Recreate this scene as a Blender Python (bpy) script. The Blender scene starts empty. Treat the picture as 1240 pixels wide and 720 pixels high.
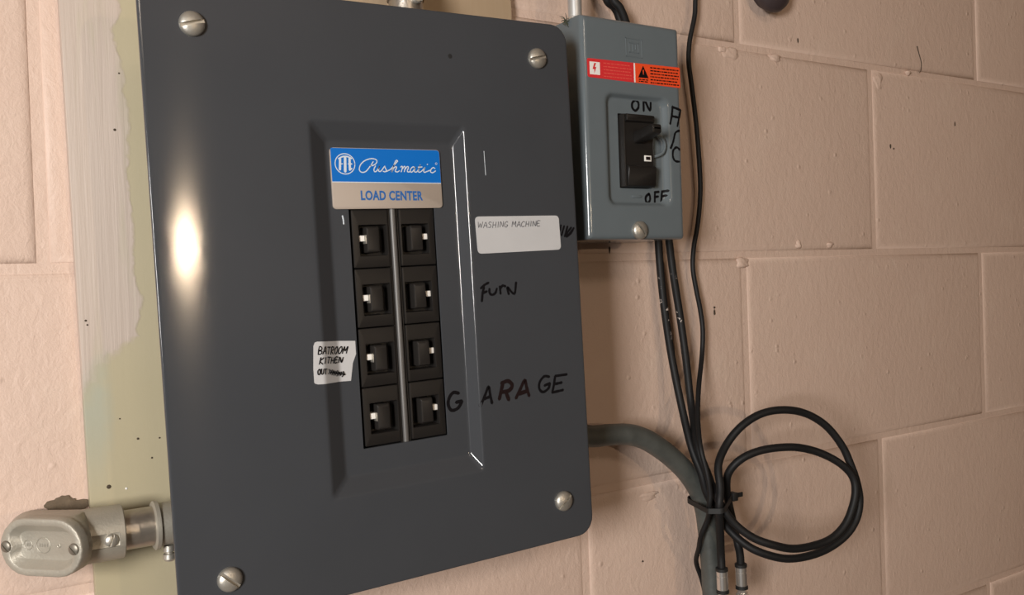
import bpy, bmesh, math, random
from mathutils import Vector, Matrix
random.seed(7)
SC = bpy.context.scene
COL = SC.collection
ZO = 1.40                                   # height of the bed joint that serves as z = 0, above the floor (m)
def V(x, d, z):                             # mm along the wall, mm out from the wall, mm up -> metres
    return Vector((x/1000.0, -d/1000.0, z/1000.0 + ZO))

# ------------------------------------------------------------------ camera
cam = bpy.data.cameras.new('camera')
cam.sensor_fit = 'HORIZONTAL'; cam.sensor_width = 36.0
cam.lens = 36.0*1078.378/1240.0
cam.clip_start = 0.01
co = bpy.data.objects.new('camera', cam); COL.objects.link(co)
yaw, pitch, roll = 0.556872, -0.017534, -0.035278
fw = Vector((math.sin(yaw)*math.cos(pitch), math.cos(yaw)*math.cos(pitch), math.sin(pitch)))
rt = Vector((math.cos(yaw), -math.sin(yaw), 0)); up = rt.cross(fw)
r2 = math.cos(roll)*rt + math.sin(roll)*up; u2 = -math.sin(roll)*rt + math.cos(roll)*up
M = Matrix((r2, u2, -fw)).transposed().to_4x4()
M.translation = V(-655.266, 618.776, -18.679)
co.matrix_world = M
SC.camera = co

# ------------------------------------------------------------------ world, lights, exposure
W = bpy.data.worlds.new('world'); SC.world = W; W.use_nodes = True
bg = W.node_tree.nodes['Background']
bg.inputs[0].default_value = (0.75, 0.85, 1.0, 1); bg.inputs[1].default_value = 0.2
SC.view_settings.view_transform = 'Standard'; SC.view_settings.look = 'None'
SC.view_settings.gamma = 1.0; SC.view_settings.use_curve_mapping = False
SC.view_settings.exposure = -0.5

def area(name, loc, target, sx, sy, power, col):
    l = bpy.data.lights.new(name, 'AREA'); l.shape = 'RECTANGLE'; l.size = sx; l.size_y = sy
    l.energy = power; l.color = col
    o = bpy.data.objects.new(name, l); COL.objects.link(o); o.location = loc
    o.rotation_euler = (Vector(target)-Vector(loc)).to_track_quat('-Z', 'Y').to_euler()
    return o
def bulb(name, loc, r, power, col):
    l = bpy.data.lights.new(name, 'POINT'); l.shadow_soft_size = r; l.energy = power; l.color = col
    o = bpy.data.objects.new(name, l); COL.objects.link(o); o.location = loc
    return o
# daylight through the window of the left wall
area('window_daylight', (-1.42, -1.00, ZO+0.07), (-0.2, 0.0, ZO+0.0), 0.26, 0.36, 31, (1.0, 0.97, 0.94))
# bare warm bulb far behind the camera
bulb('bulb_light', (0.08, -3.05, ZO+0.16), 0.016, 44, (1.0, 0.76, 0.52))
# unseen warm lamp added high behind the camera as ambient fill
area('fill_light', (-0.62, -2.30, ZO+0.99), (-0.1, 0.0, ZO), 0.40, 0.40, 12, (1.0, 0.84, 0.68))

# ------------------------------------------------------------------ measured data (mm)
FURN=[[(64.5,-4.8),(65.4,0.5),(66.8,4.6)],[(64.2,4.0),(67.6,6.3),(70.6,7.5)],[(65.2,0.5),(68.9,1.7)],[(71.0,3.3),(70.9,0.6),(72.6,-0.9),(75.3,0.0),(76.9,3.1)],[(79.3,4.5),(79.6,-0.7)],[(79.7,3.0),(81.6,4.8),(83.9,4.2)],[(86.2,-1.4),(85.4,3.5),(90.6,-1.4),(92.7,6.4)]]
GARAGE=[(1.9,[(46.7,-66.0),(42.6,-65.0),(39.3,-68.0),(38.1,-72.5),(40.3,-76.7),(44.9,-76.2),(47.8,-73.2),(48.6,-71.4)]),(1.9,[(48.6,-71.4),(44.1,-71.9)]),(1.6,[(58.6,-75.5),(62.5,-68.9),(65.8,-63.2),(66.7,-68.7),(67.8,-74.8)]),(1.6,[(61.4,-71.2),(67.0,-69.9)]),(2.3,[(73.7,-72.7),(75.2,-68.3),(77.1,-62.6)]),(2.3,[(76.1,-62.0),(81.5,-61.1),(84.7,-64.5),(81.9,-67.7),(76.4,-68.2)]),(2.3,[(79.3,-68.6),(81.3,-74.2)]),(1.9,[(87.1,-73.8),(91.2,-67.7),(95.2,-62.1),(96.4,-67.3),(98.1,-73.5)]),(2.4,[(90.0,-71.0),(96.9,-69.8)]),(1.5,[(116.0,-62.0),(111.6,-61.3),(107.5,-65.0),(107.0,-69.6),(110.0,-72.2),(114.6,-70.2),(116.2,-66.7)]),(1.5,[(116.2,-66.7),(111.4,-67.8)]),(1.5,[(121.0,-62.1),(119.6,-67.8),(117.7,-73.5)]),(1.5,[(121.0,-62.1),(131.2,-62.0)]),(1.5,[(119.6,-67.8),(126.4,-67.3)]),(1.5,[(117.7,-73.5),(127.2,-72.8)])]
SCRIB=[[(133.5,45.3),(132.7,41.6)],[(136.3,44.7),(133.4,37.9)],[(139.2,44.3),(136.2,37.0)],[(142.5,43.4),(139.2,40.2),(137.7,36.7)],[(144.7,43.1),(141.9,39.3),(137.7,36.7)],[(143.6,41.8),(139.1,37.7)]]
WASH_T=[(64.6,48.0),(64.4,44.3),(116.0,48.1),(115.8,44.8)]
BATH_OUT=[(-55.3,-24.0),(-54.3,-21.9),(-52.8,-21.5),(-25.2,-23.8),(-25.2,-32.1),(-27.7,-37.7),(-29.7,-48.7),(-53.9,-47.6),(-55.9,-46.8),(-56.7,-44.8)]
BATH_L=[[(-53.0,-24.9),(-53.0,-29.5),(-30.4,-26.7),(-31.0,-30.9)],[(-52.5,-31.0),(-52.7,-35.1),(-34.3,-33.5),(-34.5,-36.7)],[(-54.2,-38.0),(-54.1,-41.3),(-47.4,-38.8),(-47.6,-42.0)],[(-46.1,-39.3),(-35.2,-42.1),(-46.3,-42.5),(-36.4,-44.5)]]
SCR=[[(-28.4,55.3),(-28.0,52.7),(-27.9,50.1)],[(73.0,96.8),(73.1,88.4),(73.3,80.6)],[(51.2,159.3)]]
PUSH=[[(-6.7,89.1),(-8.2,87.1),(-11.0,83.9),(-12.6,82.6),(-14.6,82.2),(-16.1,82.9),(-16.5,84.7),(-15.2,87.4),(-12.5,89.6),(-8.6,90.9),(-5.4,90.7),(-4.1,89.6),(-5.0,87.8),(-7.3,86.6),(-8.9,86.7)],[(-5.3,86.4),(-6.5,84.4),(-6.3,82.8),(-5.0,83.0),(-3.4,84.8),(-2.5,86.5),(-3.4,84.2),(-3.1,82.9),(-1.7,83.2),(0.1,85.2),(1.1,86.3),(1.4,84.9),(2.1,83.7),(1.1,82.7),(-0.3,83.0)],[(2.0,82.9),(5.2,84.5),(8.7,88.0),(10.3,89.7),(9.4,90.1),(8.0,88.0),(5.7,82.7),(7.3,85.1),(8.9,86.1),(9.3,85.3),(8.2,83.2),(9.8,82.7),(11.2,83.5)],[(12.2,85.8),(13.2,86.4),(13.5,85.6),(12.4,82.7)],[(13.1,84.4),(14.8,86.2),(15.5,85.7),(14.6,82.8)],[(15.3,84.4),(17.0,86.2),(17.8,85.6),(16.8,83.2),(18.0,82.7),(19.1,83.3)],[(22.4,85.6),(21.1,86.1),(19.4,84.7),(19.0,83.0),(20.3,82.8),(21.9,84.5),(22.8,85.9),(21.9,83.3),(22.9,82.7),(24.4,83.6),(26.6,87.6),(25.0,83.9),(25.2,82.7),(26.5,82.9),(28.5,84.4),(29.9,85.9),(28.7,83.4),(29.4,82.6),(30.9,83.1),(33.7,84.0)],[(24.8,85.9),(27.8,86.1)],[(31.6,87.7),(31.9,88.0)],[(37.2,85.1),(35.9,85.8),(34.2,84.5),(33.8,82.9),(35.3,82.4),(37.6,83.6)]]
REG=(38.4,88.4)
LOGO_C=[(-25.9,87.4),(-25.4,93.9),(-18.9,87.5),(-32.7,87.3),(-26.3,80.9)]
LOGO_B=[[(-29.0,90.6),(-29.5,83.8)],[(-25.6,91.7),(-26.1,82.5)],[(-22.7,90.9),(-22.9,83.6)],[(-30.0,90.6),(-27.6,91.8),(-25.6,92.1),(-23.5,91.8),(-21.3,90.8)],[(-29.3,87.4),(-27.5,87.4)],[(-22.8,87.4),(-21.4,87.4)],[(-22.8,83.9),(-21.5,84.5)],[(-24.1,87.4),(-22.9,87.4)]]
LOAD_T=[(-16.5,70.9),(-17.0,64.4),(27.3,70.2),(26.9,63.9)]
BLUE_LINE=[(-35.3,76.3),(41.4,75.6)]
ON_S=[[(53.7,110.2),(50.6,107.4),(50.4,103.7),(53.3,101.5),(56.5,104.1),(56.6,108.1),(53.7,110.2)],[(61.9,101.9),(62.7,110.9),(68.4,102.7),(69.6,111.7)]]
AC_S=[[(85.4,92.3),(87.4,100.2),(88.4,106.6)],[(88.4,106.1),(96.9,104.2)],[(96.9,104.2),(92.8,90.9)],[(86.7,98.8),(95.2,98.0)],[(94.8,87.6),(90.4,85.4),(88.0,78.8),(85.1,72.8)],[(94.5,72.2),(91.3,73.9),(87.6,71.3),(87.1,66.0),(89.4,62.9),(93.7,62.5)]]
OFF_S=[[(64.6,36.6),(61.3,33.9),(61.2,30.7),(62.9,29.1),(65.4,31.3),(65.5,34.5),(64.6,36.6)],[(70.3,29.3),(70.9,38.1)],[(70.4,37.8),(75.1,38.2)],[(70.5,34.0),(74.3,34.5)],[(77.0,29.7),(78.3,38.7)],[(78.0,38.5),(82.5,39.0)],[(77.5,34.6),(81.4,35.3)]]
C1=[(-180.2,14,240.0),(-172.2,14,220.0),(-157.5,12,206.9),(-137.2,12,138.4),(-122.2,11,44.0),(-120.5,11,14.5),(-119.5,11,-7.8),(-117.1,12,-44.9),(-112.9,15,-89.7),(-111.2,24,-133.6),(-114.9,39,-168.0),(-111.7,47,-190.4),(-107.6,49,-208.8),(-98.4,51,-225.1),(-90.1,56,-241.5),(-82.0,68,-254.0),(-70.7,78,-261.7),(-50.8,85,-268.2),(-27.9,89,-269.5),(-5.0,92,-266.5),(15.1,96,-257.4),(28.0,98,-244.3),(33.4,98,-227.8),(30.9,97,-210.3),(27.4,94,-195.2),(21.8,90,-178.5),(8.6,84,-159.6),(-10.3,78,-146.9),(-33.7,74,-141.1),(-55.6,68,-142.3),(-74.2,62,-151.1),(-88.9,57,-166.0),(-103.6,60,-182.3),(-108.4,66,-200.6),(-112.1,68,-217.3),(-102.2,58,-242.5),(-96.0,52,-261.7),(-95.7,52,-277.8)]
C2=[(-179.4,22,237.6),(-171.4,22,217.9),(-160.7,22.5,203.7),(-127.7,12,139.1),(-111.4,12,44.1),(-108.7,12,14.3),(-105.0,12,-15.5),(-99.6,13,-53.2),(-96.9,16,-90.8),(-97.4,22,-135.2),(-115.6,48,-166.7),(-113.6,57,-190.0),(-104.6,56,-208.0),(-103.2,63,-219.0),(-95.2,69,-233.5),(-84.2,78,-244.9),(-71.0,87,-251.6),(-49.0,91,-258.4),(-24.8,94,-259.4),(-5.4,98,-255.4),(7.9,102,-244.4),(16.1,104,-229.1),(20.2,104,-214.9),(18.8,102,-203.2),(10.8,98,-193.0),(-1.4,92,-184.1),(-18.0,86,-176.9),(-40.0,82,-172.4),(-65.5,74,-173.1),(-82.7,66,-179.9),(-90.1,58,-192.5),(-85.7,51,-209.6),(-82.2,50,-223.6),(-77.8,50,-240.5),(-78.6,55,-255.5),(-77.0,56,-265.8),(-76.4,56,-277.0)]
C3=[(-62.7,10,266.6),(-65.1,10,235.8),(-66.8,10,220.4),(-73.9,10,196.8),(-75.8,10,177.6),(-73.5,10,158.9),(-68.9,10,121.2),(-66.4,10,83.2),(-65.6,9,56.5),(-69.8,9,29.6),(-76.0,9,6.7),(-77.8,9,-12.3),(-75.5,10,-31.5),(-72.1,11,-50.7),(-70.8,12,-69.9),(-74.7,14,-92.5),(-94.4,29,-120.0),(-108.8,42,-143.0),(-121.2,57,-164.7),(-120.3,63,-186.6),(-118.2,64,-204.4),(-117.7,62,-215.4),(-112.4,54,-229.3),(-113.1,46,-245.4),(-105.2,34,-261.3),(-96.5,21,-278.1),(-89.2,20,-296.4),(-84.0,20,-318.8),(-82.9,20,-341.9)]
COND=[(-241.7,35,-144.4),(-218.6,35,-147.2),(-199.8,35,-148.1),(-180.5,35,-150.4),(-164.5,35,-155.9),(-149.2,35,-164.9),(-133.7,35,-176.3),(-117.9,35,-190.8),(-104.9,35,-208.1),(-97.7,35,-225.5),(-94.5,35,-245.3),(-92.4,35,-267.9),(-91.0,35,-305.5),(-89.6,35,-343.1)]
KNOB=[(42.1,12,261.2),(32.1,20,239.0),(3.7,20,242.3),(75.4,10,255.0)]
TOPPIPE=[(-226.0,40,200.0),(-230.9,40,199.3),(-221.0,40,200.7),(-230.9,45,188.8),(-252.3,60,178.3)]
TOPCON=[(-372.3,45,180.9),(-386.4,45,180.8),(-362.4,45,184.0),(-373.4,55,178.0),(-356.6,40,184.5)]
SPOTS=[(-579.0,6,-138.4),(-560.8,6,-110.3),(-547.8,6,-111.3),(-552.9,6,-123.6),(-571.0,6,-96.4),(-568.9,6,-141.0),(-566.7,6,86.1),(-588.1,6,-33.4),(-587.3,6,-36.1),(-547.4,6,-178.3),(-562.8,6,122.0)]
WSPOTS=[(85.6,0,218.0),(233.1,0,117.3),(238.9,0,114.9),(357.2,0,150.0),(-43.5,0,-54.5),(-43.3,0,-49.8),(-167.5,0,6.6),(-112.7,0,135.1),(-141.7,0,-273.7)]
CRACK=[(286.8,0,234.1),(289.6,0,226.8),(293.8,0,216.9),(293.4,0,208.4),(290.1,0,204.3)]
LUMPS=[(-11.9,0,195.0),(50.5,0,196.7),(214.4,0,188.1),(77.7,0,9.1),(126.5,0,8.7),(-2.7,0,-8.0),(-21.8,0,197.2),(270.0,0,202.4),(-132.5,0,-216.1)]
BUNDLE=[(-105.2,35,-216.1),(-112.5,60,-208.1),(-98.8,60,-209.6),(-85.9,60,-211.6)]

# ------------------------------------------------------------------ helpers
def new_obj(name, me, mat=None, parent=None):
    o = bpy.data.objects.new(name, me); COL.objects.link(o)
    if mat is not None and not me.materials: me.materials.append(mat)
    if parent is not None: o.parent = parent
    return o
def finish(bm, name, angle=35, smooth=True):
    bmesh.ops.recalc_face_normals(bm, faces=bm.faces)
    me = bpy.data.meshes.new(name); bm.to_mesh(me); bm.free()
    if smooth:
        for p in me.polygons: p.use_smooth = True
        me.set_sharp_from_angle(angle=math.radians(angle))
    return me
def obj(name, bm, mat, parent=None, angle=35, smooth=True):
    return new_obj(name, finish(bm, name, angle, smooth), mat, parent)
def empty(name, loc, rot=(0, 0, 0)):
    o = bpy.data.objects.new(name, None); COL.objects.link(o)
    o.location = loc; o.rotation_euler = rot; o.empty_display_size = 0.05
    return o
def tag(o, label, cat, group=None):
    o['label'] = label; o['category'] = cat
    if group: o['group'] = group
    return o
def struct(o): o['kind'] = 'structure'; return o
def L(u, d, v): return Vector((u/1000.0, -d/1000.0, v/1000.0))      # thing-local millimetres
def box(bm, u0, u1, d0, d1, v0, v1, bev=0.0, seg=2):
    r = bmesh.ops.create_cube(bm, size=1.0)
    vs = r['verts']
    for v in vs:
        v.co = L(u0 + (v.co.x+.5)*(u1-u0), d0 + (.5-v.co.y)*(d1-d0), v0 + (v.co.z+.5)*(v1-v0))
    if bev > 0:
        es = list({e for v in vs for e in v.link_edges})
        bmesh.ops.bevel(bm, geom=es, offset=bev/1000.0, segments=seg, profile=0.5, affect='EDGES')
def rrect(u0, u1, v0, v1, r, n=6):
    out = []
    for cx, cy, a in ((u1-r, v1-r, 0), (u0+r, v1-r, 90), (u0+r, v0+r, 180), (u1-r, v0+r, 270)):
        for k in range(n+1):
            t = math.radians(a + 90.0*k/n)
            out.append((cx + r*math.cos(t), cy + r*math.sin(t)))
    return out
def loft(bm, rings, cap0=False, cap1=False, closed=True):
    vs = [[bm.verts.new(p) for p in r] for r in rings]
    n = len(vs[0])
    for a, b in zip(vs, vs[1:]):
        for i in range(n if closed else n-1):
            j = (i+1) % n
            bm.faces.new((a[i], a[j], b[j], b[i]))
    if cap0: bm.faces.new(vs[0][::-1])
    if cap1: bm.faces.new(vs[-1])
    return vs
def ring3(pts, d): return [L(u, d, v) for u, v in pts]
def lathe(bm, prof, org, axis, seg=32, cap0=True, cap1=True):
    """prof: list of (radius, distance along axis) in mm; org in mm (u,d,v); axis unit vector in (x,y,z)"""
    ax = Vector(axis).normalized()
    ref = Vector((0, 0, 1)) if abs(ax.z) < .9 else Vector((1, 0, 0))
    e1 = ax.cross(ref).normalized(); e2 = ax.cross(e1)
    o = L(*org)
    rings = [[o + ax*(h/1000.0) + (e1*math.cos(2*math.pi*k/seg) + e2*math.sin(2*math.pi*k/seg))*(r/1000.0) for k in range(seg)] for r, h in prof]
    loft(bm, rings, cap0, cap1)
def catmull(pts, sub=8):
    P = [Vector(p) for p in pts]
    if len(P) < 3: return P
    P = [P[0]*2-P[1]] + P + [P[-1]*2-P[-2]]
    out = []
    for i in range(1, len(P)-2):
        a, b, c, d = P[i-1:i+3]
        for k in range(sub):
            t = k/sub
            out.append(0.5*((2*b) + (c-a)*t + (2*a-5*b+4*c-d)*t*t + (3*b-a-3*c+d)*t**3))
    out.append(P[-2]); return out
def tube(bm, pts, r, seg=12, rfun=None):
    """sweep a circle along pts (metres)"""
    n = len(pts); rings = []
    T = [(pts[min(i+1, n-1)]-pts[max(i-1, 0)]).normalized() for i in range(n)]
    nrm = T[0].orthogonal().normalized()
    for i in range(n):
        nrm = (nrm - T[i]*nrm.dot(T[i])).normalized()
        bi = T[i].cross(nrm)
        rr = r if rfun is None else r*rfun(i/(n-1))
        rings.append([pts[i] + (nrm*math.cos(2*math.pi*k/seg) + bi*math.sin(2*math.pi*k/seg))*rr/1000.0 for k in range(seg)])
    loft(bm, rings, True, True)
def ribbon(bm, pts, w, dfun, sub=5, jitter=0.0):
    """flat ink stroke: pts in (u,v) mm on a surface d = dfun(u)"""
    p2 = catmull([Vector((a, b, 0)) for a, b in pts], sub)
    n = len(p2)
    if n == 2: p2 = [p2[0].lerp(p2[1], k/6) for k in range(7)]; n = 7
    dirs = [(p2[min(i+1, n-1)]-p2[max(i-1, 0)]).normalized() for i in range(n)]
    # rounded ends
    cap = []
    lft, rgt = [], []
    for i in range(n):
        nn = Vector((-dirs[i].y, dirs[i].x, 0))
        ww = w/2*(1+jitter*random.uniform(-1, 1))
        lft.append(p2[i]+nn*ww); rgt.append(p2[i]-nn*ww)
    a = p2[0]-dirs[0]*w*.42; b = p2[-1]+dirs[-1]*w*.42
    lv = [bm.verts.new(L(p.x, dfun(p.x), p.y)) for p in lft]
    rv = [bm.verts.new(L(p.x, dfun(p.x), p.y)) for p in rgt]
    for i in range(n-1): bm.faces.new((lv[i], rv[i], rv[i+1], lv[i+1]))
    av = bm.verts.new(L(a.x, dfun(a.x), a.y)); bv = bm.verts.new(L(b.x, dfun(b.x), b.y))
    bm.faces.new((av, rv[0], lv[0])); bm.faces.new((bv, lv[-1], rv[-1]))
def strokes(name, lst, w, mat, parent, dfun, jitter=0.0, sub=5, grow=0.0):
    bm = bmesh.new()
    for i, s in enumerate(lst):
        if isinstance(s[0], (int, float)) and grow: s = (s[0]+grow, s[1])
        df = lambda u, i=i: dfun(u) + .012*i
        if isinstance(s[0], (int, float)): ribbon(bm, s[1], s[0], df, sub, jitter)
        else: ribbon(bm, s, w, df, sub, jitter)
    me = bpy.data.meshes.new(name); bm.to_mesh(me); bm.free()
    # face the viewer
    for p in me.polygons:
        if p.normal.y > 0: p.flip()
    return new_obj(name, me, mat, parent)
def boolean(o, cutter_bm):
    me = finish(cutter_bm, 'cutter', smooth=False)
    c = bpy.data.objects.new('cutter', me); COL.objects.link(c); c.matrix_world = Matrix.Identity(4)
    m = o.modifiers.new('cut', 'BOOLEAN'); m.operation = 'DIFFERENCE'; m.solver = 'EXACT'; m.object = c
    bpy.context.view_layer.update()
    dg = bpy.context.evaluated_depsgraph_get()
    nm = bpy.data.meshes.new_from_object(o.evaluated_get(dg))
    o.modifiers.clear(); o.data = nm
    bpy.data.objects.remove(c)
    nm.set_sharp_from_angle(angle=math.radians(35))
    return nm

# ------------------------------------------------------------------ materials
def sl(c):
    return tuple(((x/255)/12.92 if x/255 <= .04045 else ((x/255+.055)/1.055)**2.4) for x in c)
class MB:
    def __init__(s, name):
        s.m = bpy.data.materials.new(name); s.m.use_nodes = True
        s.t = s.m.node_tree; s.n = s.t.nodes; s.b = s.n['Principled BSDF']; s.pos = None
    def node(s, typ, **kw):
        nd = s.n.new(typ)
        for k, v in kw.items(): setattr(nd, k, v)
        return nd
    def link(s, a, b): s.t.links.new(a, b)
    def P(s):
        if s.pos is None: s.pos = s.node('ShaderNodeNewGeometry').outputs['Position']
        return s.pos
    def scaled(s, sx, sy, sz):
        v = s.node('ShaderNodeVectorMath', operation='MULTIPLY'); s.link(s.P(), v.inputs[0]); v.inputs[1].default_value = (sx, sy, sz)
        return v.outputs[0]
    def noise(s, scale, detail=4, rough=.55, vec=None, dist=0.0):
        t = s.node('ShaderNodeTexNoise'); t.inputs['Scale'].default_value = scale; t.inputs['Detail'].default_value = detail
        t.inputs['Roughness'].default_value = rough; t.inputs['Distortion'].default_value = dist
        s.link(vec if vec is not None else s.P(), t.inputs['Vector']); return t.outputs['Fac']
    def math(s, op, a, b=None, c=None, clamp=False):
        nd = s.node('ShaderNodeMath', operation=op); nd.use_clamp = clamp
        for i, x in enumerate((a, b, c)):
            if x is None: continue
            if isinstance(x, (int, float)): nd.inputs[i].default_value = x
            else: s.link(x, nd.inputs[i])
        return nd.outputs[0]
    def smooth(s, x, lo, hi):
        nd = s.node('ShaderNodeMapRange', interpolation_type='SMOOTHSTEP'); s.link(x, nd.inputs[0])
        nd.inputs[1].default_value = lo; nd.inputs[2].default_value = hi
        return nd.outputs[0]
    def mix(s, f, a, b):
        nd = s.node('ShaderNodeMix', data_type='RGBA')
        if isinstance(f, (int, float)): nd.inputs[0].default_value = f
        else: s.link(f, nd.inputs[0])
        for i, x in ((6, a), (7, b)):
            if isinstance(x, tuple): nd.inputs[i].default_value = (*x[:3], 1)
            else: s.link(x, nd.inputs[i])
        return nd.outputs[2]
    def color(s, c):
        if isinstance(c, tuple): s.b.inputs['Base Color'].default_value = (*c[:3], 1)
        else: s.link(c, s.b.inputs['Base Color'])
    def bump(s, h, strength, dist):
        nd = s.node('ShaderNodeBump'); nd.inputs['Strength'].default_value = strength; nd.inputs['Distance'].default_value = dist
        s.link(h, nd.inputs['Height']); s.link(nd.outputs[0], s.b.inputs['Normal']); return nd
    def set(s, rough=None, metal=None, coat=None, spec=None):
        if rough is not None:
            if isinstance(rough, (int, float)): s.b.inputs['Roughness'].default_value = rough
            else: s.link(rough, s.b.inputs['Roughness'])
        if metal is not None: s.b.inputs['Metallic'].default_value = metal
        if coat is not None: s.b.inputs['Coat Weight'].default_value = coat
        if spec is not None: s.b.inputs['Specular IOR Level'].default_value = spec
        return s
def simple(name, c, rough=.5, metal=0.0, var=0.0, bump=0.0, bscale=400.0, spec=None):
    m = MB(name); m.set(rough, metal, spec=spec)
    if var > 0:
        f = m.noise(60, 5)
        a = tuple(x*(1-var) for x in c); b = tuple(min(1, x*(1+var)) for x in c)
        m.color(m.mix(f, a, b))
    else: m.color(c)
    if bump > 0: m.bump(m.noise(bscale, 4), bump, 0.0006)
    return m.m

def wall_material():
    m = MB('pink_wall_paint')
    big = m.noise(3.2, 3); mid = m.noise(22, 5, .6)
    c = m.mix(big, (0.575, 0.425, 0.345), (0.63, 0.48, 0.395))
    pale = m.smooth(mid, .50, .72)
    c = m.mix(m.math('MULTIPLY', pale, .35), c, (0.63, 0.495, 0.405))
    dirt = m.smooth(m.noise(150, 3, .6), .70, .76)
    c = m.mix(m.math('MULTIPLY', dirt, .22), c, (0.36, 0.25, 0.19))
    m.color(c); m.set(m.math('MULTIPLY_ADD', mid, .2, .42), spec=.35)
    v = m.node('ShaderNodeTexVoronoi'); v.inputs['Scale'].default_value = 85; m.link(m.P(), v.inputs['Vector'])
    pim = m.smooth(v.outputs['Distance'], .28, .0)
    gate = m.smooth(m.noise(40, 2), .52, .66)
    pim = m.math('MULTIPLY', pim, gate)
    peel = m.noise(1.0, 5, .62, m.scaled(150, 100, 105), .4)
    fine = m.noise(520, 3, .6)
    h = m.math('ADD', m.math('MULTIPLY', peel, .85), m.math('MULTIPLY', fine, .22))
    h = m.math('ADD', h, m.math('MULTIPLY', pim, .8))
    h = m.math('ADD', h, m.math('MULTIPLY', m.noise(9, 3), 1.6))
    m.bump(h, .68, .0014)
    return m.m
M_WALL = wall_material()

def board_material():
    m = MB('board_paint')
    sp = m.node('ShaderNodeSeparateXYZ'); m.link(m.P(), sp.inputs[0]); X, Z = sp.outputs[0], sp.outputs[2]
    brush = m.noise(1.0, 4, .6, m.scaled(260, 50, 9), .3)
    wob = m.noise(34, 4, .55); wob2 = m.noise(9, 2)
    # khaki primer left bare beside the cabinet and over the lower half
    e = m.math('ADD', X, m.math('MULTIPLY', m.math('SUBTRACT', wob, .5), .022))
    e = m.math('ADD', e, m.math('MULTIPLY', m.math('SUBTRACT', Z, ZO), .030))
    side = m.smooth(e, -.5585, -.5560)
    z2 = m.math('ADD', Z, m.math('MULTIPLY', m.math('SUBTRACT', wob, .5), .05))
    z2 = m.math('ADD', z2, m.math('MULTIPLY', m.math('SUBTRACT', X, -.575), -1.15))
    low = m.smooth(z2, ZO-.056, ZO-.064)
    kh = m.math('MAXIMUM', side, low)
    pink = m.mix(brush, (0.42, 0.345, 0.29), (0.49, 0.41, 0.35))
    thin = m.smooth(m.math('ADD', m.noise(1.0, 3, .5, m.scaled(120, 50, 14)), m.math('MULTIPLY', m.math('ADD', X, .575), 6.0)), .50, .72)
    pink = m.mix(m.math('MULTIPLY', thin, .45), pink, (0.40, 0.36, 0.26))
    khaki = m.mix(wob2, (0.38, 0.335, 0.215), (0.42, 0.365, 0.25))
    khaki = m.mix(m.smooth(X, -.50, -.42), khaki, m.mix(brush, (0.40, 0.29, 0.185), (0.47, 0.36, 0.245)))
    c = m.mix(kh, pink, khaki)
    # grey-green smear down the left edge
    g = m.math('MULTIPLY', m.smooth(m.math('ADD', X, m.math('MULTIPLY', wob, .016)), -.566, -.575), m.smooth(z2, ZO-.045, ZO-.075))
    g = m.math('MULTIPLY', g, m.smooth(Z, ZO-.16, ZO-.085))
    c = m.mix(m.math('MULTIPLY', g, .75), c, (0.33, 0.345, 0.28))
    m.color(c); m.set(.5, spec=.35)
    h = m.math('ADD', m.math('MULTIPLY', brush, m.math('SUBTRACT', 1.15, kh)), m.math('MULTIPLY', m.noise(300, 4), .18))
    m.bump(h, .35, .0011)
    return m.m
M_BOARD = board_material()

def panel_material():
    m = MB('charcoal_enamel')
    n = m.noise(14, 4)
    m.color(m.mix(n, (0.046, 0.049, 0.054), (0.054, 0.057, 0.063)))
    m.set(.082, spec=.34)                      # enamel rolled on in fine vertical streaks
    m.b.inputs['Anisotropic'].default_value = .97
    tv = m.node('ShaderNodeCombineXYZ'); tv.inputs[2].default_value = 1.0
    m.link(tv.outputs[0], m.b.inputs['Tangent'])
    m.bump(m.noise(1100, 2, .6), .05, .0002)
    return m.m
M_PANEL = panel_material()
M_GREY = simple('grey_enamel', (0.118, 0.140, 0.152), .16, var=.05, bump=.03, bscale=250)
M_BLACK = simple('black_bakelite', (0.013, 0.0115, 0.0105), .42, var=.15, spec=.3)
M_BUTTON = simple('dark_button', (0.017, 0.015, 0.0135), .45, spec=.3)
M_DARK = simple('dark_interior', (0.010, 0.010, 0.010), .8)
M_STEEL = simple('nickel_screw', (0.50, 0.475, 0.42), .42, .75, var=.25, bump=.25, bscale=500)
M_OLDSCREW = simple('dull_screw', (0.22, 0.20, 0.165), .45, .7, var=.3)
M_RAIL = simple('rail_steel', (0.12, 0.115, 0.11), .45, .3)
M_ZINC = simple('cast_zinc', (0.36, 0.335, 0.28), .48, .45, var=.15, bump=.35, bscale=700)
M_EMT = simple('galvanized_pipe', (0.40, 0.36, 0.31), .36, .85, var=.35, bump=.4, bscale=300)
M_LZINC = simple('light_zinc', (0.55, 0.55, 0.54), .40, .6, var=.1)
M_CHROME = simple('chrome', (0.80, 0.78, 0.75), .30, .92)
M_GUM = simple('black_cable', (0.008, 0.008, 0.0085), .55, spec=.3)
M_RUBBER = simple('black_rubber', (0.008, 0.008, 0.008), .6)
M_INK = simple('black_marker', (0.0045, 0.004, 0.005), .6, spec=.12)
M_INKW = simple('worn_marker', (0.012, 0.006, 0.006), .6, spec=.12)
M_PEN = simple('grey_pen', (0.10, 0.10, 0.11), .6)
M_PAPER = simple('white_label', (0.50, 0.50, 0.505), .55, var=.05)
M_BLUE = simple('blue_print', (0.0, 0.135, 0.50), .42, spec=.25)
M_TAN = simple('tan_print', (0.37, 0.31, 0.26), .42)
M_SILV = simple('silver_print', (0.58, 0.64, 0.70), .45)
M_BLUEINK = simple('blue_ink', (0.012, 0.11, 0.36), .45)
M_RED = simple('red_print', (0.62, 0.028, 0.032), .38)
M_ORANGE = simple('orange_print', (0.80, 0.075, 0.018), .38)
M_REDTXT = simple('faint_print', (0.70, 0.085, 0.065), .45)
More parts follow.
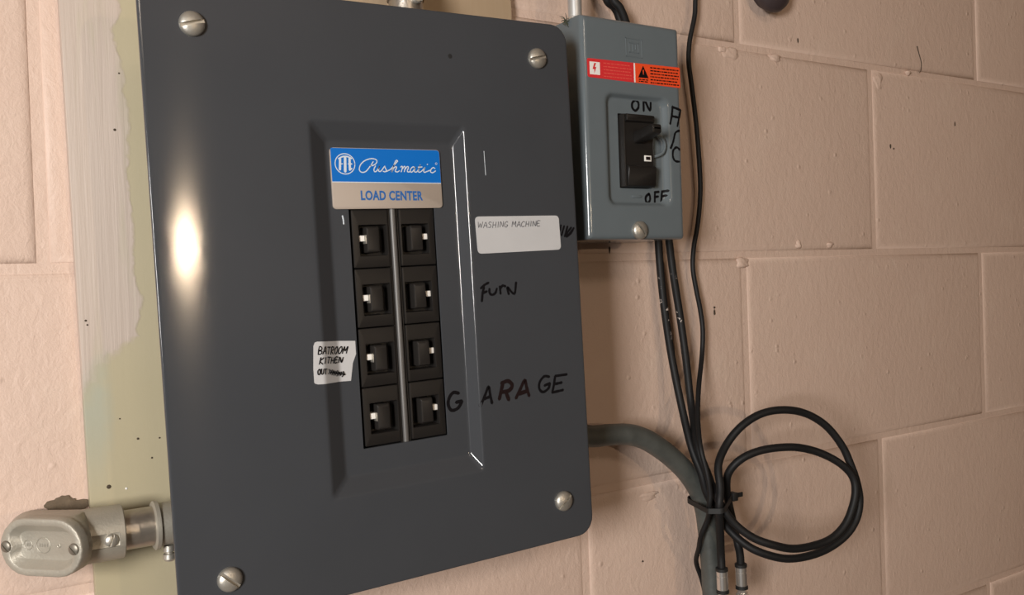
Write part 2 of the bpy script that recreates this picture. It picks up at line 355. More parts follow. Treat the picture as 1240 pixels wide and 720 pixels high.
M_WHITE = simple('white_plastic', (0.80, 0.78, 0.74), .45)
M_SPECK = simple('dark_speck', (0.05, 0.035, 0.02), .8)
M_LICHEN = simple('dusty_web', (0.05, 0.055, 0.035), .9)
M_SHADEMORTAR = simple('shaded_mortar', (0.13, 0.095, 0.062), .9, var=.45, bump=1.0, bscale=260)
M_KNOB = simple('dark_knob', (0.045, 0.033, 0.035), .45)
M_PIPE = simple('painted_conduit', (0.092, 0.098, 0.091), .44, .3, var=.45, bump=.5, bscale=220)

def room_mat(name, c): return simple(name, c, .8, var=.08)
M_PLASTER = room_mat('plaster', (0.13, 0.125, 0.12)); M_CEIL = room_mat('ceiling_wood', (0.26, 0.19, 0.13))
M_BROWN = room_mat('brown_panelling', (0.10, 0.06, 0.042)); M_REAR = room_mat('pale_plaster', (0.5, 0.5, 0.5))
M_FLOOR = room_mat('concrete', (0.22, 0.20, 0.18)); M_REFLBAND = room_mat('reflected_dark_band', (0.05, 0.048, 0.05))

# ------------------------------------------------------------------ the room
X0, X1, YB, ZT = -1.50, 2.05, -4.4, 2.45
def slab(name, x0, x1, y0, y1, z0, z1, mat):
    bm = bmesh.new(); r = bmesh.ops.create_cube(bm, size=1.0)
    for v in r['verts']: v.co = Vector((x0+(v.co.x+.5)*(x1-x0), y0+(v.co.y+.5)*(y1-y0), z0+(v.co.z+.5)*(z1-z0)))
    return struct(obj(name, bm, mat, smooth=False))
slab('floor', X0-.1, X1+.1, YB-.1, .25, -.1, 0, M_FLOOR)
slab('ceiling', X0-.1, X1+.1, YB-.1, .25, ZT, ZT+.1, M_CEIL)
slab('wall_right', X1, X1+.1, YB, .2, 0, ZT, M_BROWN)
slab('wall_rear', X0-.1, X1+.1, YB-.1, YB, 0, ZT, M_REAR)
slab('reflection_band_1', X0, X1, YB, YB+.03, 0, ZO-.25, M_REFLBAND)  # unseen dark band added to give the panel cover its darker lower reflection
# left wall with a window opening
wy0, wy1, wz0, wz1 = -1.30, -.72, ZO-.24, ZO+.38
bm = bmesh.new()
def addbox(bm, x0, x1, y0, y1, z0, z1):
    r = bmesh.ops.create_cube(bm, size=1.0)
    for v in r['verts']: v.co = Vector((x0+(v.co.x+.5)*(x1-x0), y0+(v.co.y+.5)*(y1-y0), z0+(v.co.z+.5)*(z1-z0)))
addbox(bm, X0-.1, X0, YB, wy0, 0, ZT); addbox(bm, X0-.1, X0, wy1, .2, 0, ZT)
addbox(bm, X0-.1, X0, wy0, wy1, 0, wz0); addbox(bm, X0-.1, X0, wy0, wy1, wz1, ZT)
struct(obj('wall_left', bm, M_PLASTER, smooth=False))
bm = bmesh.new()
for a in ((wy0, wy0+.04, wz0, wz1), (wy1-.04, wy1, wz0, wz1), (wy0+.04, wy1-.04, wz0, wz0+.04), (wy0+.04, wy1-.04, wz1-.04, wz1)):
    addbox(bm, X0-.08, X0-.03, *a)
struct(obj('window_1', bm, M_WHITE, smooth=False))

# block wall: mortar bed with single concrete blocks proud of it
BX0, BX1 = -1500, 2050
bm = bmesh.new(); addbox(bm, BX0/1000, BX1/1000, .0022, .2, 0, ZT)
wall = struct(obj('wall_back', bm, M_WALL, smooth=False))
def block_mesh(w, name):
    bm = bmesh.new(); h = 197.0
    rings = []
    for ins, d in ((0, -8), (0, -2.6), (.6, -1.8), (1.8, -.9), (3.6, -.3), (6.5, 0)):
        rings.append(ring3([(-w/2+ins, -h/2+ins), (w/2-ins, -h/2+ins), (w/2-ins, h/2-ins), (-w/2+ins, h/2-ins)], d))
    loft(bm, rings, True, True)
    me = finish(bm, name, 60); me.materials.append(M_WALL); return me
BM = {}
for k in range(-7, 6):
    zc = 203.0*k + 101.5
    if zc/1000+ZO > ZT-.05 or zc/1000+ZO < .05: continue
    off = 203.0 if k % 2 == 0 else 0.0
    m = -8
    while True:
        a = off + 406.0*m; b = a + 406.0; m += 1
        if a >= BX1: break
        a2, b2 = max(a, BX0), min(b, BX1)
        if b2-a2 < 30: continue
        w = round(b2-a2-7.0)
        if w not in BM: BM[w] = block_mesh(w, 'concrete_block')
        o = new_obj('concrete_block', BM[w], None, wall)
        o.location = V((a2+b2)/2, random.uniform(-.4, .4), zc)
        o.rotation_euler = (random.uniform(-.002, .002), random.uniform(-.0015, .0015), random.uniform(-.0018, .0018))
# squeezed-out mortar lumps along the joints
def lump(name, x, d, z, rx, rd, rz, mat, parent, seedv, sub=3):
    bm = bmesh.new(); bmesh.ops.create_icosphere(bm, subdivisions=sub, radius=1.0)
    rnd = random.Random(seedv); ph = [rnd.uniform(0, 6.28) for _ in range(6)]
    for v in bm.verts:
        c = v.co; s = 1 + .16*math.sin(3.1*c.x+ph[0]) + .14*math.sin(4.3*c.z+ph[1]) + .10*math.sin(7*c.x+5*c.z+ph[2])
        v.co = Vector((c.x*rx*s/1000, c.y*rd*s/1000, c.z*rz*s/1000))
    o = obj(name, bm, mat, parent, 80); o.location = V(x, d, z); return o
for i, ((x, d, z), (rx, rz)) in enumerate(zip(LUMPS, ((11, 6), (10, 3.5), (7, 9), (5, 4), (6, 3), (8, 5), (5, 3), (5, 3), (14, 4)))):
    lump('mortar_lump', x, -1.0, z, rx, 2.6, rz, M_WALL, wall, i)
for i, (x, d, z) in enumerate(WSPOTS):
    lump('dirt_speck', x, .3, z, 1.6 if i in (1, 2) else 1.1, .6, (3.2, 3.0, 1.2)[i % 3], M_SPECK, wall, 30+i, 1)
bm = bmesh.new(); tube(bm, catmull([V(x, .5, z) for x, d, z in CRACK], 4), .55, 6, lambda t: 1.1-.5*t); obj('dirt_streak', bm, M_SPECK, wall)
rr_ = random.Random(3)
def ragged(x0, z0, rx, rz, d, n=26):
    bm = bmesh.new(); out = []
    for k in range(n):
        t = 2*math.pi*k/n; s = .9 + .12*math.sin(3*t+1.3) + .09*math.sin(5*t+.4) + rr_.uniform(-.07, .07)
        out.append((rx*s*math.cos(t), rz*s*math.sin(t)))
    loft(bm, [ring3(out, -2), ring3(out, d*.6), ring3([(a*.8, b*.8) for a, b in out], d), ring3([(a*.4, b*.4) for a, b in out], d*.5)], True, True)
    o = obj('shaded_mortar_patch', bm, M_SHADEMORTAR, wall, 30); o.location = V(x0, 0, z0)
ragged(-603, -149.5, 13, 8, 1.2, 44)  # chipped mortar above the elbow, coloured dark to include the shadow there

# ------------------------------------------------------------------ backing board
brd = empty('backing_board', V(-430, 0, 60), (0, -math.radians(.95), 0))
tag(brd, 'painted backing board, cream over khaki, fixed behind the charcoal breaker panel', 'board')
bm = bmesh.new(); box(bm, -163.5, 166, .6, 9, -290, 480, .8, 2); obj('board', bm, M_BOARD, brd)
def brl(x, d, z):
    bpy.context.view_layer.update(); return brd.matrix_world.inverted() @ V(x, d, z)
for i, (x, d, z) in enumerate(SPOTS):
    bm = bmesh.new(); s = .62*(2.0, 1.1, .8, .9, .7, 1.1, 1.2, 1.0, .8, 2.4, .8)[i]
    lathe(bm, ((s*1.1, 0), (s, .35), (s*.5, .55)), (0, 0, 0), (0, -1, 0), 10)
    o = obj('nail_head' if i != 5 else 'plaster_fleck', bm, M_SPECK if i != 5 else M_WHITE, brd); o.location = brl(x, 9.0, z)

# ------------------------------------------------------------------ screws (one mesh per size, slot cut in)
def screw_mesh(r, h, slot, name, mat):
    bm = bmesh.new()
    prof = [(r*.98, -.4), (r, 0), (r*.99, h*.25)] + [(r*math.cos(a), h*.25 + h*.75*math.sin(a)) for a in [math.radians(x) for x in (15, 30, 45, 60, 72, 82)]] + [(r*.02, h)]
    lathe(bm, prof, (0, 0, 0), (0, -1, 0), 36)
    o = obj(name, bm, mat)
    cb = bmesh.new(); box(cb, -r*1.3, r*1.3, h*.42, h*2, -slot/2, slot/2)
    me = boolean(o, cb); bpy.data.objects.remove(o)
    me.materials.clear(); me.materials.append(mat); me.name = name
    return me
S_BIG = screw_mesh(7.2, 4.6, 2.0, 'cover_screw', M_STEEL)
S_SMALL = screw_mesh(3.4, 2.2, 1.1, 'small_screw', M_STEEL)
S_OLD = screw_mesh(3.6, 1.7, 1.3, 'small_screw', M_OLDSCREW)
def put_screw(name, me, parent, u, d, v, ang=0, scale=1.0):
    o = new_obj(name, me, None, parent); o.location = L(u, d, v); o.rotation_euler = (0, -math.radians(ang), 0); o.scale = (scale,)*3
    return o

# ------------------------------------------------------------------ load center
lc = empty('load_center', V(-418, 0, -28), (0, -math.radians(1.5), 0))
tag(lc, 'large charcoal breaker panel with blue nameplate and two columns of black push breakers', 'breaker panel')
TD = 7.6                                    # depth of the pressed tray
to = (-49.5, 58.9, -119.7, 113.7); ti = (-36.4, 52.6, -109.0, 102.0); hole = (-24.1, 36.9, -93.1, 60.8)
bm = bmesh.new()
cu0, cu1, cv0, cv1 = -142.8, 147.6, -180.4, 188.5
rings = [ring3(rrect(cu0+1.2, cu1-1.2, cv0+1.2, cv1-1.2, 12), 92.4), ring3(rrect(cu0, cu1, cv0, cv1, 13), 92.6), ring3(rrect(cu0, cu1, cv0, cv1, 13), 94.3),
         ring3(rrect(cu0+.25, cu1-.25, cv0+.25, cv1-.25, 12.8), 94.8), ring3(rrect(cu0+.9, cu1-.9, cv0+.9, cv1-.9, 12.2), 95.0), ring3(rrect(cu0+2.2, cu1-2.2, cv0+2.2, cv1-2.2, 11), 95.0)]
prof = ((-.3, 0), (-.08, 0), (-.02, .008), (.04, .035), (.11, .09), (.15, .131), (.85, .869), (.89, .91), (.96, .965), (1.02, .992), (1.08, 1), (1.3, 1))
for t, f in prof:
    q = [to[i] + (ti[i]-to[i])*t for i in range(4)]
    rings.append(ring3(rrect(*q, 3.2), 95.0 - TD*f))
rings += [ring3(rrect(*hole, .8), 87.4), ring3(rrect(hole[0]+.2, hole[1]-.2, hole[2]+.2, hole[3]-.2, .6), 86.3)]
loft(bm, rings); obj('cover', bm, M_PANEL, lc, 50)
# enclosure behind the cover
bm = bmesh.new()
e = (-114, 119, -152, 160)
loft(bm, [ring3(rrect(*e, 3), 9.3), ring3(rrect(*e, 3), 92.0), ring3(rrect(e[0]+1.5, e[1]-1.5, e[2]+1.5, e[3]-1.5, 2), 92.0), ring3(rrect(e[0]+1.5, e[1]-1.5, e[2]+1.5, e[3]-1.5, 2), 11)], True, True)
obj('enclosure', bm, M_PANEL, lc)
bm = bmesh.new(); box(bm, -40, 52, 20, 72, -108, 76); obj('breaker_base', bm, M_DARK, lc)
for (u, v, a) in ((-114.2, 164.7, 14), (120.7, 162.9, 12), (122.1, -152.2, 38), (-114.1, -153.6, -44)):
    put_screw('cover_screw', S_BIG, lc, u, 94.9, v, a)
# breakers
bw, bh = 25.5, 37.5
def breaker_meshes():
    bm = bmesh.new(); N = 3; win = (1.3, 21.0, 7.4, 27.6)
    loft(bm, [ring3(rrect(0, bw, 0, bh, .8, N), -15), ring3(rrect(0, bw, 0, bh, .8, N), -.8), ring3(rrect(.25, bw-.25, .25, bh-.25, .7, N), -.2), ring3(rrect(.8, bw-.8, .8, bh-.8, .5, N), 0),
              ring3(rrect(*win, .6, N), 0), ring3(rrect(win[0]+.3, win[1]-.3, win[2]+.3, win[3]-.3, .5, N), -.5), ring3(rrect(win[0]+.4, win[1]-.4, win[2]+.4, win[3]-.4, .4, N), -9)], True, True)
    body = finish(bm, 'breaker'); body.materials.append(M_BLACK)
    bm = bmesh.new()
    loft(bm, [ring3(rrect(7.2, 16.2, 9.6, 26.2, .7, N), -9), ring3(rrect(7.2, 16.2, 9.6, 26.2, .7, N), .2), ring3(rrect(7.6, 15.8, 10.3, 25.4, .7, N), 1.2), ring3(rrect(8.3, 15.1, 11.2, 24.5, .5, N), 1.5)], True, True)
    but = finish(bm, 'push_button'); but.materials.append(M_BUTTON)
    bm = bmesh.new(); box(bm, 16.7, 20.5, -8.8, -1.2, 17.0, 20.8, .3); fl = finish(bm, 'indicator_flag'); fl.materials.append(M_WHITE)
    bm = bmesh.new(); box(bm, 15.9, 16.6, -8.8, .4, 15.4, 21.0, .2); pin = finish(bm, 'latch_pin'); pin.materials.append(M_STEEL)
    return body, but, fl, pin
BB = breaker_meshes()
for row in range(4):
    for col in range(2):
        o = new_obj('breaker', BB[0], None, lc); v0 = -92.4 + 38.1*(3-row)
        o.location = L(10.9 if col else 3.4, 86.0 + random.uniform(-.3, .3), v0)
        if not col: o.scale.x = -1
        for nm, me in zip(('push_button', 'indicator_flag', 'latch_pin'), BB[1:]):
            if nm == 'latch_pin' and col: continue
            c = new_obj(nm, me, None, o)
            if nm == 'push_button': c.location = (0, random.uniform(-.0008, .0008), 0)
bm = bmesh.new(); loft(bm, [ring3([(4.3+a, -93.5), (4.3+a, 63)], d) for a, d in ((0, 84), (0, 87.6), (.6, 88.4), (1.9, 88.7), (3.2, 88.4), (3.8, 87.6), (3.8, 84))], closed=False)
obj('center_rail', bm, M_RAIL, lc, 60).location = L(.8, -2, 0)
for k in (3.2, 9.2):
    bm = bmesh.new(); box(bm, k-.35, k+.35, 80, 87.2, -93, 62); obj('side_rail', bm, M_BUTTON, lc).location = L(.8, -2, 0)
# nameplate
def plate_outline(u0, u1, v0, v1, r): return rrect(u0, u1, v0, v1, r, 5)
def flat_plate(name, pts, d0, d1, mat, parent):
    bm = bmesh.new(); loft(bm, [ring3(pts, d0), ring3(pts, d1)], False, True); return obj(name, bm, mat, parent, smooth=False)
np_ = empty('nameplate', (0, 0, 0)); np_.parent = lc; np_.rotation_euler = (0, math.radians(.45), 0)
bm = bmesh.new()
loft(bm, [ring3(rrect(-35.3, 41.4, 59.1, 97.6, 2.4), 89.3), ring3(rrect(-35.3, 41.4, 59.1, 97.6, 2.4), 90.6), ring3(rrect(-35.0, 41.1, 59.4, 97.3, 2.2), 90.75)], False, True)
bpy.data.objects.remove(np_)
npl = obj('nameplate', bm, M_TAN, lc); npl.location = L(.85, -2, .3); npl['label'] = 'blue and tan nameplate'
c, s = 2.4, []
pts = [(-35.0, 76.35), (41.1, 75.65)] + [(41.1-2.2+2.2*math.cos(math.radians(a)), 97.3-2.2+2.2*math.sin(math.radians(a))) for a in range(0, 91, 18)] + [(-35.0+.5, 97.3), (-35.0, 96.8)]
flat_plate('blue_field', pts, 90.76, 90.82, M_BLUE, npl)
flat_plate('divider_line', [(-35.0, 75.85), (41.1, 75.15), (41.1, 75.65), (-35.0, 76.35)], 90.76, 90.83, M_SILV, npl)
f905 = lambda u: 90.9
strokes('script_lettering', PUSH, .66, M_SILV, npl, f905, sub=6)
ringp = [(LOGO_C[0][0]+6.55*math.cos(t*math.pi/16), LOGO_C[0][1]+6.35*math.sin(t*math.pi/16)) for t in range(33)]
strokes('emblem', [(.6, ringp)] + [((1.5, 1.7, 1.5, .9, .6, .9, .9, .5)[i], b) for i, b in enumerate(LOGO_B)], 1, M_SILV, npl, f905, sub=4)
rp = [(REG[0]+.65*math.cos(t*math.pi/6), REG[1]+.65*math.sin(t*math.pi/6)) for t in range(13)]
strokes('registered_mark', [rp], .28, M_SILV, npl, f905, sub=2)
def text_part(name, body, u0, u1, v0, v1, d, mat, parent, slope=0.0, bold=0.0):
    cu = bpy.data.curves.new('t', 'FONT'); cu.body = body; cu.offset = bold; cu.resolution_u = 3; cu.space_character = 1.06
    o = bpy.data.objects.new('t', cu); COL.objects.link(o)
    bpy.context.view_layer.update()
    me = bpy.data.meshes.new_from_object(o.evaluated_get(bpy.context.evaluated_depsgraph_get()))
    bpy.data.objects.remove(o)
    xs = [v.co.x for v in me.vertices]; ys = [v.co.y for v in me.vertices]
    a, b, c_, d_ = min(xs), max(xs), min(ys), max(ys)
    for v in me.vertices:
        u = u0 + (v.co.x-a)/(b-a)*(u1-u0); w = v0 + (v.co.y-c_)/(d_-c_)*(v1-v0) + slope*(u-u0)
        v.co = L(u, d, w)
    for p in me.polygons:
        if p.normal.y > 0: p.flip()
    me.name = name
    return new_obj(name, me, mat, parent)
text_part('block_lettering', 'LOAD CENTER', -16.6, 27.0, 64.5, 70.8, 90.86, M_BLUEINK, npl, -.012, .034)

# ---- hand lettering
def surf(u):                                 # depth of the pressed cover along u (mid height of the tray)
    def one(x, a, b):
        t = (x-a)/(b-a)
        if t <= -.3: return 0.0
        if t >= 1.3: return 1.0
        for (t0, f0), (t1, f1) in zip(prof, prof[1:]):
            if t <= t1: return f0+(f1-f0)*(t-t0)/(t1-t0)
    return 95.0 - TD*min(one(u, to[0], ti[0]), one(-u, -to[1], -ti[1]))
ink = lambda u: surf(u)+.12
strokes('marker_word', FURN, 1.75, M_INK, lc, ink, .12)['label'] = 'marker word FURN'
gw = strokes('marker_word', GARAGE, 1.5, M_INK, lc, ink, .10, grow=.45); gw['label'] = 'marker word GARAGE'
gw.data.materials.append(M_INKW)
for p in gw.data.polygons:
    if .072 < p.center.x < .099: p.material_index = 1
strokes('marker_scribble', SCRIB, 1.5, M_INK, lc, ink, .15)
for nm_, pts_, w_ in (('paint_chip', SCR[0], .9), ('paint_scratch', SCR[1], .45)):
    strokes(nm_, [pts_], w_, M_SILV, lc, ink, .2)
bm = bmesh.new(); lathe(bm, ((1.5, -.4), (1.6, .05), (1.1, .12)), (SCR[2][0][0], 95, SCR[2][0][1]), (0, -1, 0), 12); obj('paint_pit', bm, M_DARK, lc)
FONT = {'A': [[(0, 0), (.45, 1), (.85, 0)], [(.18, .38), (.7, .38)]], 'B': [[(.05, 0), (.1, 1), (.6, .9), (.6, .6), (.12, .5), (.7, .4), (.65, .08), (.05, 0)]],
 'C': [[(.75, .85), (.4, 1), (.05, .6), (.1, .15), (.45, 0), (.75, .15)]], 'D': [[(.05, 0), (.08, 1), (.6, .8), (.7, .4), (.45, .05), (.05, 0)]],
 'E': [[(.7, 1), (.08, .98), (.05, 0), (.7, .03)], [(.06, .5), (.55, .52)]], 'F': [[(.05, 0), (.08, 1), (.7, 1)], [(.06, .5), (.5, .52)]],
 'G': [[(.72, .85), (.4, 1), (.05, .6), (.1, .12), (.5, 0), (.75, .35)], [(.75, .38), (.42, .4)]], 'H': [[(.05, 0), (.08, 1)], [(.7, 0), (.72, 1)], [(.06, .48), (.7, .5)]],
 'I': [[(.2, 0), (.22, 1)]], 'K': [[(.05, 0), (.1, 1)], [(.7, 1), (.1, .45), (.75, 0)]], 'M': [[(.02, 0), (.12, 1), (.45, .35), (.8, 1), (.88, 0)]],
 'N': [[(.03, 0), (.08, 1), (.68, .02), (.75, 1)]], 'O': [[(.4, 1), (.05, .6), (.15, .1), (.5, 0), (.75, .45), (.6, .92), (.4, 1)]],
 'R': [[(.05, 0), (.1, 1), (.62, .9), (.6, .6), (.1, .48), (.72, 0)]], 'S': [[(.7, .88), (.35, 1), (.1, .75), (.62, .4), (.5, .05), (.05, .08)]],
 'T': [[(.38, 0), (.4, 1)], [(.0, 1), (.8, .98)]], 'U': [[(.05, 1), (.08, .2), (.4, 0), (.68, .25), (.72, 1)]], 'W': [[(.0, 1), (.2, 0), (.48, .75), (.72, 0), (1.0, 1)]]}
WID = {'I': .42, 'W': 1.0, 'M': .92}
def handtext(txt, quad, slant=0.0):
    (tl, bl, tr, br) = quad; tot = sum(WID.get(c, .78)+.22 if c != ' ' else .7 for c in txt)
    out, x = [], 0.0
    for c in txt:
        if c == ' ': x += .7; continue
        dy = random.uniform(-.06, .06)
        for st in FONT[c]:
            pl_ = []
            for a, b in st:
                s = (x + a + slant*b)/tot; b2 = b+dy
                top = (tl[0]+(tr[0]-tl[0])*s, tl[1]+(tr[1]-tl[1])*s); bot = (bl[0]+(br[0]-bl[0])*s, bl[1]+(br[1]-bl[1])*s)
                pl_.append((bot[0]+(top[0]-bot[0])*b2, bot[1]+(top[1]-bot[1])*b2))
            out.append(pl_)
        x += WID.get(c, .78)+.22
    return out
# washing machine label
wl = [(62.9, 50.0), (65.4, 52.5), (129.4, 52.2), (131.8, 49.7), (132.3, 30.2), (129.9, 27.8), (65.9, 27.4), (63.5, 29.8)]
pts = []
q4 = [(62.8, 52.6), (131.8, 52.2), (132.4, 27.8), (63.6, 27.4)]
def rounded_quad(q4, r, n=5):
    out = []
    for i in range(4):
        p = Vector((*q4[i], 0)); a = (Vector((*q4[i-1], 0))-p).normalized(); b = (Vector((*q4[(i+1) % 4], 0))-p).normalized()
        for k in range(n+1):
            t = k/n; s = p + a*r*(1-t)**2 + b*r*t*t
            out.append((s.x, s.y))
    return out[::-1]
ws = flat_plate('paper_label', rounded_quad(q4, 3.2), 94.98, 95.25, M_PAPER, lc); ws['label'] = 'white washing machine label'
strokes('pen_lettering', handtext('WASHING MACHINE', [(64.6, 48.8), (64.5, 44.8), (116.0, 48.6), (115.9, 45.0)], .15), .48, M_PEN, ws, lambda u: 95.33, sub=3)
# bathroom / kitchen / outdoor label laid over the tray edge
us = sorted(set([p[0] for p in BATH_OUT] + [-57.0+k*.7 for k in range(46)]))
us = [u for u in us if min(p[0] for p in BATH_OUT) <= u <= max(p[0] for p in BATH_OUT)]
def cut(u):
    vs = []
    for i in range(len(BATH_OUT)):
        a, b = BATH_OUT[i-1], BATH_OUT[i]
        if (a[0]-u)*(b[0]-u) <= 0 and abs(a[0]-b[0]) > 1e-6: vs.append(a[1]+(b[1]-a[1])*(u-a[0])/(b[0]-a[0]))
    return (max(vs), min(vs)) if vs else None
bm = bmesh.new(); prev = None
for u in us:
    cc = cut(u)
    if cc is None or cc[0]-cc[1] < .01: continue
    d = surf(u)+.22
    cur = [bm.verts.new(L(u, d, cc[0])), bm.verts.new(L(u, d, cc[1])), bm.verts.new(L(u, d-.2, cc[0])), bm.verts.new(L(u, d-.2, cc[1]))]
    if prev:
        bm.faces.new((prev[0], prev[1], cur[1], cur[0])); bm.faces.new((prev[0], cur[0], cur[2], prev[2])); bm.faces.new((prev[1], prev[3], cur[3], cur[1]))
    prev = cur
bs = obj('paper_label', bm, M_PAPER, lc, 60); bs['label'] = 'torn white bathroom and kitchen label'
st = handtext('BATROOM', BATH_L[0], .3) + handtext('KITHEN', BATH_L[1], .3) + handtext('OUT', BATH_L[2], .2)
(a, b, c, d) = BATH_L[3]
for k in range(9):
    t = k/8; x = a[0]+(b[0]-a[0])*t; y = a[1]+(b[1]-a[1])*t
    st.append([(x-.5, y-3.0-random.uniform(-.4, .4)), (x+.8, y-1.6), (x+.3, y-.2+random.uniform(-.5, .3)), (x+1.5, y-2.4)])
strokes('pen_lettering', st, .68, M_INK, bs, lambda u: surf(u)+.5, .15, sub=8)
# fittings at the top edge of the panel
bm = bmesh.new()
lathe(bm, ((14, 0), (14, 3.5), (12, 3.5), (12, 48), (13.2, 48), (13.2, 53), (9.5, 53), (9.5, 110)), (44.0, 48, 160), (0, 0, 1), 24)
tc = obj('conduit_connector', bm, M_EMT, lc); tc['label'] = 'galvanized connector on the panel top'
bm = bmesh.new(); lathe(bm, ((4.2, 0), (4.2, 3), (3.2, 4)), (46, 59.5, 207), (0, -1, 0), 14); obj('set_screw', bm, M_STEEL, tc)

# ------------------------------------------------------------------ disconnect switch
ds = empty('disconnect_switch', V(-250, 0, 11))
tag(ds, 'small grey disconnect box with red and orange warning label, marked ON and OFF', 'switch box')
def dr(ins, r): return rrect(ins, 98-ins, ins, 170-ins, r, 6)
po = (20.5, 84.6, 25.8, 113.0); pi = (25.0, 79.6, 29.2, 109.8); opn = (35.4, 68.0, 40.3, 98.3)
PD = 4.6
bm = bmesh.new()
rings = [ring3(dr(.3, 1.0), 18), ring3(dr(.3, 1.0), 60), ring3(dr(0, 1.2), 60.2), ring3(dr(0, 1.3), 75.2), ring3(dr(.35, 1.6), 77.2), ring3(dr(1.3, 2.0), 78.9), ring3(dr(2.8, 3.0), 79.8), ring3(dr(4.4, 4.0), 80.0), ring3(dr(5.4, 4.0), 80.0)]
for t, f in ((-.8, 0), (-.5, 0), (-.2, .02), (.1, .10), (.35, .28), (.75, .78), (.95, .93), (1.15, .985), (1.35, 1), (1.6, 1)):
    q = [po[i]+(pi[i]-po[i])*t for i in range(4)]
    rings.append(ring3(rrect(*q, 7.5-1.6*t), 80.0-PD*f))
rings += [ring3(rrect(*opn, .8), 75.4), ring3(rrect(*opn, .8), 70)]
loft(bm, rings, True); obj('enclosure', bm, M_GREY, ds, 50)
bm = bmesh.new(); box(bm, 34, 70, 55, 70.5, 38, 100); obj('switch_base', bm, M_DARK, ds)
for (u, v) in ((14, 20), (84, 20), (14, 150), (50, 150)):
    bm = bmesh.new(); lathe(bm, ((5, .4), (5, 18.2)), (u, 0, v), (0, -1, 0), 16); obj('standoff', bm, M_ZINC, ds)
# toggle breaker
bm = bmesh.new()
sec = [(41, 71), (41, 80.5), (42, 82.5), (55.5, 84.2), (57, 83.2), (57.5, 80.4), (91, 80.4), (92, 83.4), (96.2, 83.4), (97.2, 82.4), (97.2, 71)]
loft(bm, [[L(u, d, v) for v, d in sec] for u in (38.2, 66.2)], True, True)
bmesh.ops.bevel(bm, geom=list(bm.edges), offset=.0003, segments=1, affect='EDGES')
br = obj('toggle_breaker', bm, M_BLACK, ds)
bm = bmesh.new(); box(bm, 36.6, 38.0, 70.5, 81.2, 41, 97.2, .3); obj('side_flange', bm, M_BUTTON, br)
bm = bmesh.new()
loft(bm, [[L(u, d, v) for u, v in rrect(47.0+k, 57.4-k, v0+k, v1-k, 1.5, 3)] for d, v0, v1, k in ((79, 74.5, 84.0, 0), (92, 77.0, 86.0, .3), (99, 78.4, 87.2, .5), (101.5, 79.0, 87.4, .9), (102.3, 80.4, 86.4, 2.0))], True, True)
obj('toggle_handle', bm, M_BLACK, br)
bm = bmesh.new(); box(bm, 56.6, 63.6, 80.4, 81.0, 61.2, 65.8, .15)
wd = obj('indicator_window', bm, M_WHITE, br)
bm = bmesh.new(); box(bm, 58.0, 62.4, 80.9, 81.15, 62.3, 64.8); obj('window_mark', bm, M_INKW, wd)
bm = bmesh.new(); tube(bm, catmull([L(u, d, v) for u, d, v in ((66.5, 75, 83), (71, 78, 83), (76.5, 80, 80), (78.4, 80.5, 74.5), (76.5, 80, 69), (71, 78, 66.2), (66.5, 75, 66.2))], 6), 1.25, 8)
obj('lock_tab', bm, M_GREY, ds)
bm = bmesh.new(); box(bm, 47.0, 56.6, 75.2, 76.2, 33.0, 35.0, .4); obj('raised_bar', bm, M_GREY, ds)
put_screw('cover_screw', S_BIG, ds, 49.6, 79.9, 7.2, -50, 1.0)
# embossed square mark
bm = bmesh.new()
for a in (0, 3.4):
    o_ = (42.0+a, 58.6-a, 141.8+a, 156.6-a)
    for b in ((o_[0], o_[1], o_[2], o_[2]+.8), (o_[0], o_[1], o_[3]-.8, o_[3]), (o_[0], o_[0]+.8, o_[2], o_[3]), (o_[1]-.8, o_[1], o_[2], o_[3])):
        box(bm, b[0], b[1], 79.6, 80.3, b[2], b[3], .2, 1)
box(bm, 49.0, 50.0, 79.6, 80.4, 146.5, 152, .2, 1); box(bm, 51.5, 52.3, 79.6, 80.4, 148, 152, .2, 1)
obj('embossed_mark', bm, M_GREY, ds)
# warning label
wlab = flat_plate('warning_label', rounded_quad([(3.9, 136.8), (97.4, 138.4), (97.4, 121.9), (4.2, 122.6)], 1.6), 79.2, 80.12, M_RED, ds)
wlab['label'] = 'red and orange warning label'
flat_plate('orange_field', [(97.2, 122.1), (97.2, 138.2), (50.6, 137.4), (50.6, 122.4)][::-1], 80.12, 80.17, M_ORANGE, wlab)
flat_plate('white_bar', [(50.6, 122.5), (50.6, 137.4), (49.3, 137.4), (49.3, 122.5)][::-1], 80.12, 80.18, M_WHITE, wlab)
flat_plate('white_square', [(16.0, 125.0), (16.0, 134.6), (6.3, 134.4), (6.3, 124.8)][::-1], 80.12, 80.17, M_WHITE, wlab)
flat_plate('bolt_symbol', [(12.6, 133.8), (11.0, 130.6), (12.6, 130.8), (10.4, 125.4), (10.6, 129.0), (8.9, 128.8), (10.6, 133.6)], 80.17, 80.21, M_RED, wlab)
flat_plate('warning_triangle', [(58.8, 136.2), (53.4, 126.6), (64.2, 126.8)][::-1], 80.17, 80.22, M_INK, wlab)
flat_plate('exclamation_mark', [(59.4, 133.0), (59.1, 129.2), (58.5, 129.2), (58.2, 133.0)], 80.22, 80.24, M_ORANGE, wlab)
def tiny_rows(name, u0, u1, v1, dv, n, mat, parent, slope, h):
    bm = bmesh.new(); rnd = random.Random(5)
    for i in range(n):
        u = u0
        while u < u1-1.2:
            w = rnd.uniform(1.0, 3.6); w = min(w, u1-u)
            v = v1-dv*i + slope*(u-u0)
            vs = [bm.verts.new(L(a, 80.2, b)) for a, b in ((u, v-h/2), (u+w, v-h/2+slope*w), (u+w, v+h/2+slope*w), (u, v+h/2))]
            bm.faces.new(vs); u += w + rnd.uniform(.5, .8)
    me = bpy.data.meshes.new(name); bm.to_mesh(me); bm.free(); new_obj(name, me, mat, parent)
